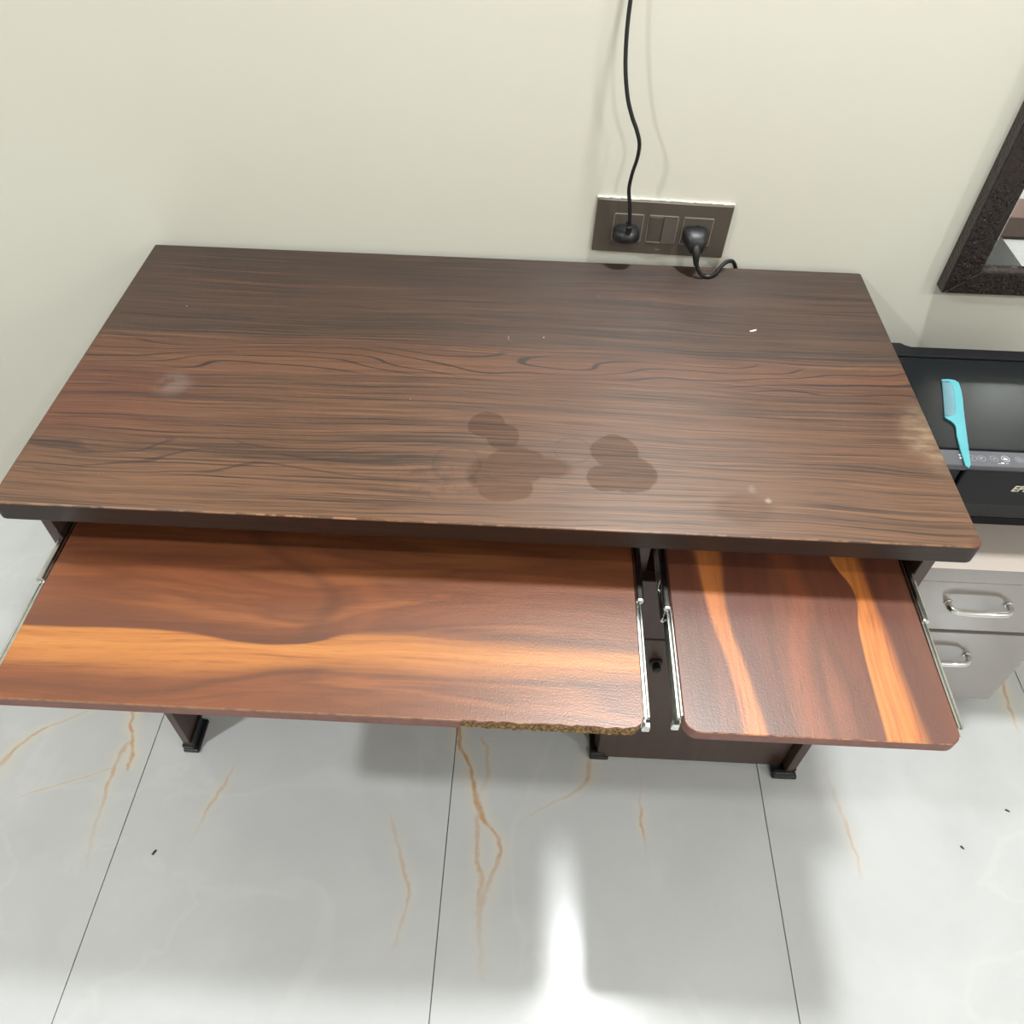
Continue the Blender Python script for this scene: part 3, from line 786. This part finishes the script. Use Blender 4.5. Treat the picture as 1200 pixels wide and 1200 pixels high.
MB().prism([(PX0, -.1055), (PX1, -.1055), (PX1, -.0800), (1.318, -.0800), (1.309, -.0760), (1.303, -.0700), (PX0, -.0690)], .6495, .6615, .002, seg=2).build('rear_feed_cover', M['printer'], pr)
ctl = MB().prism(rrect(PX0, PX1, -.3690, -.3355, .003, 3), .6480, .6590, .0012, seg=2).build('control_panel', M['control'], pr)
ZC = .6592
def flat_ring(m, cx, cy, r, w, n=22):
    a = [m.bm.verts.new((cx + r * math.cos(2 * math.pi * k / n), cy + r * math.sin(2 * math.pi * k / n), ZC)) for k in range(n)]
    b = [m.bm.verts.new((cx + (r - w) * math.cos(2 * math.pi * k / n), cy + (r - w) * math.sin(2 * math.pi * k / n), ZC)) for k in range(n)]
    for k in range(n): m.bm.faces.new((a[k], a[(k + 1) % n], b[(k + 1) % n], b[k]))
def flat_box(m, cx, cy, w, h, ang=0.):
    c, s2 = math.cos(ang), math.sin(ang)
    m.bm.faces.new([m.bm.verts.new((cx + c * a - s2 * b, cy + s2 * a + c * b, ZC)) for a, b in ((-w / 2, -h / 2), (w / 2, -h / 2), (w / 2, h / 2), (-w / 2, h / 2))])
def icon(kind, cx, cy, mat):
    m = MB(); r = .0062
    flat_ring(m, cx, cy, r, .0006)
    if kind == 'x': flat_box(m, cx, cy, .006, .0009, .6); flat_box(m, cx, cy, .003, .0009, -.8); flat_ring(m, cx - .0008, cy + .001, .0022, .0007)
    if kind == 'copy':
        flat_box(m, cx - .0006, cy + .0006, .0042, .0008, .3); flat_box(m, cx + .0004, cy - .001, .0048, .0009, .3); flat_box(m, cx + .0015, cy + .0012, .0009, .003, .3)
    if kind == 'lit':
        flat_box(m, cx - .0010, cy, .0036, .0044); flat_box(m, cx + .0016, cy - .0010, .0030, .0030)
    if kind == 'start': flat_ring(m, cx, cy, .0034, .0009); flat_box(m, cx, cy, .0014, .0014)
    if kind == 'i': flat_box(m, cx, cy, .001, .005)
    return m.build('button', mat, ctl)
for kd, bx_, by_, mt in (('i', 1.3325, -.3525, 'grey_print'), ('x', 1.3460, -.3525, 'grey_print'), ('copy', 1.3650, -.3520, 'grey_print'), ('lit', 1.3820, -.3515, 'white_print'),
                         ('start', 1.4025, -.3522, 'grey_print'), ('copy', 1.428, -.352, 'grey_print'), ('x', 1.447, -.352, 'grey_print')):
    icon(kd, bx_, by_, M[mt])
m = MB()
flat_box(m, 1.3150, -.3470, .0030, .0030); flat_box(m, 1.3142, -.3535, .0028, .0034)
m.build('indicator_mark', M['white_print'], ctl)
m = MB()
flat_box(m, 1.3745, -.3610, .0045, .0028); flat_box(m, 1.3690, -.3622, .004, .0007); flat_box(m, 1.3810, -.3615, .004, .0007)
m.build('indicator_mark', M['white_print'], ctl)
# maker's lettering on the front
cu = bpy.data.curves.new('lettering', 'FONT'); cu.body = 'EPSON'; cu.size = .0165; cu.extrude = .0003; cu.shear = .22; cu.offset = .0003; cu.space_character = 1.05
tmp = bpy.data.objects.new('lettering_tmp', cu); COL.objects.link(tmp)
bpy.context.view_layer.update()
me = bpy.data.meshes.new_from_object(tmp.evaluated_get(bpy.context.evaluated_depsgraph_get()))
bpy.data.objects.remove(tmp); me.name = 'lettering'
me.materials.clear(); me.materials.append(M['silver_print'])
me.transform(Matrix.Translation((1.4055, -.3709, .6105)) @ Matrix.Rotation(math.pi / 2, 4, 'X'))
o = link('lettering', me, pr); o['label'] = 'silver maker lettering on the printer front'

# ------------------------------------------------------------------ comb lying on the printer lid
cz0 = PT + .0002; cb = thing('tail_comb', (1.335, -.27, cz0), 'turquoise plastic tail comb lying on the printer lid', 'comb')
out = [(1.3415, -.1700), (1.3530, -.1690), (1.3625, -.1705), (1.3675, -.1770), (1.3655, -.1950), (1.3600, -.2200), (1.3525, -.2470), (1.3430, -.2850), (1.3320, -.3300), (1.3215, -.3720), (1.3165, -.3790), (1.3130, -.3740),
       (1.3165, -.3400), (1.3215, -.3080), (1.3265, -.2900), (1.3270, -.2820), (1.3240, -.2745), (1.3175, -.2670), (1.3165, -.2640), (1.3230, -.2635), (1.3330, -.2600), (1.3395, -.2480), (1.3460, -.2250), (1.3520, -.2000), (1.3545, -.1800), (1.3520, -.1745), (1.3405, -.1752)]
MB().prism(out, cz0, cz0 + .0034, .0008, seg=2).build('spine_and_tail', M['comb'], cb)
m = MB(); NT = 46
L = [Vector((1.3408, -.1765, 0)), Vector((1.3178, -.2625, 0))]
S = [(1.3540, -.1765), (1.3545, -.1810), (1.3520, -.2000), (1.3460, -.2250), (1.3400, -.2470), (1.3330, -.2605)]
def spine_at(t):
    y = -.1770 + (-.2605 + .1770) * t
    for (xa, ya), (xb, yb) in zip(S, S[1:]):
        if yb <= y <= ya: return xa + (xb - xa) * (ya - y) / (ya - yb), y
    return S[-1]
for i in range(NT):
    t = (i + .5) / NT
    a = L[0].lerp(L[1], t); bx_, by_ = spine_at(t); h = .00062
    m.prism([(a.x, a.y - h * .5), (bx_ + .001, by_ - h), (bx_ + .001, by_ + h), (a.x, a.y + h * .5)], cz0 + .0006, cz0 + .0026)
o = m.build('teeth', M['combteeth'], cb); o['kind'] = 'stuff'

# ------------------------------------------------------------------ small loose things
def flake(name, cx, cy, z, pts, h, mat, label, cat, group=None):
    o = MB().prism([(a, b) for a, b in pts], 0., h, 0.).build(name, mat)
    o.location = (cx, cy, z); return tag(o, label, cat, group)
flake('paper_scrap', 1.008, -.1817, H, [(-.006, -.0025), (-.001, -.0018), (.004, .0008), (.0055, .0035), (.002, .0032), (-.003, .0005), (-.006, -.0005)], .0004, M['paper'],
      'small torn white scrap lying on the desktop below the right socket', 'scrap')
flake('debris_bit', .0266, -.7733, 0., [(-.0035, -.004), (-.001, -.005), (.0035, .003), (.002, .005), (-.001, .003)], .0016, M['debris'],
      'dark bit of grit on the floor below the wide tray, at lower left', 'debris')
flake('debris_bit', 1.4931, -.691, 0., [(-.003, .002), (-.001, -.002), (.003, -.004), (.0035, -.0015), (.0, .003)], .0014, M['debris'],
      'dark bit of grit on the floor just right of the narrow tray', 'debris')
flake('debris_bit', 1.6025, -.6176, 0., [(-.004, .001), (-.001, -.001), (.004, -.003), (.0045, -.001), (-.001, .003)], .0014, M['debris'],
      'dark bit of grit on the floor near the right edge of the picture', 'debris')
# seen only as a reflection in the mirror
rug = thing('floor_mat', (2.6, -1.7, 0), 'dark brown and mauve mat on the floor, showing only in the mirror', 'mat')
MB().box(2.02, 3.2, -1.695, -1.55, 0., .012, .003, 2).build('dark_band', M['matdark'], rug)
MB().box(2.02, 3.2, -1.850, -1.695, 0., .012, .003, 2).build('mauve_band', M['matmauve'], rug)
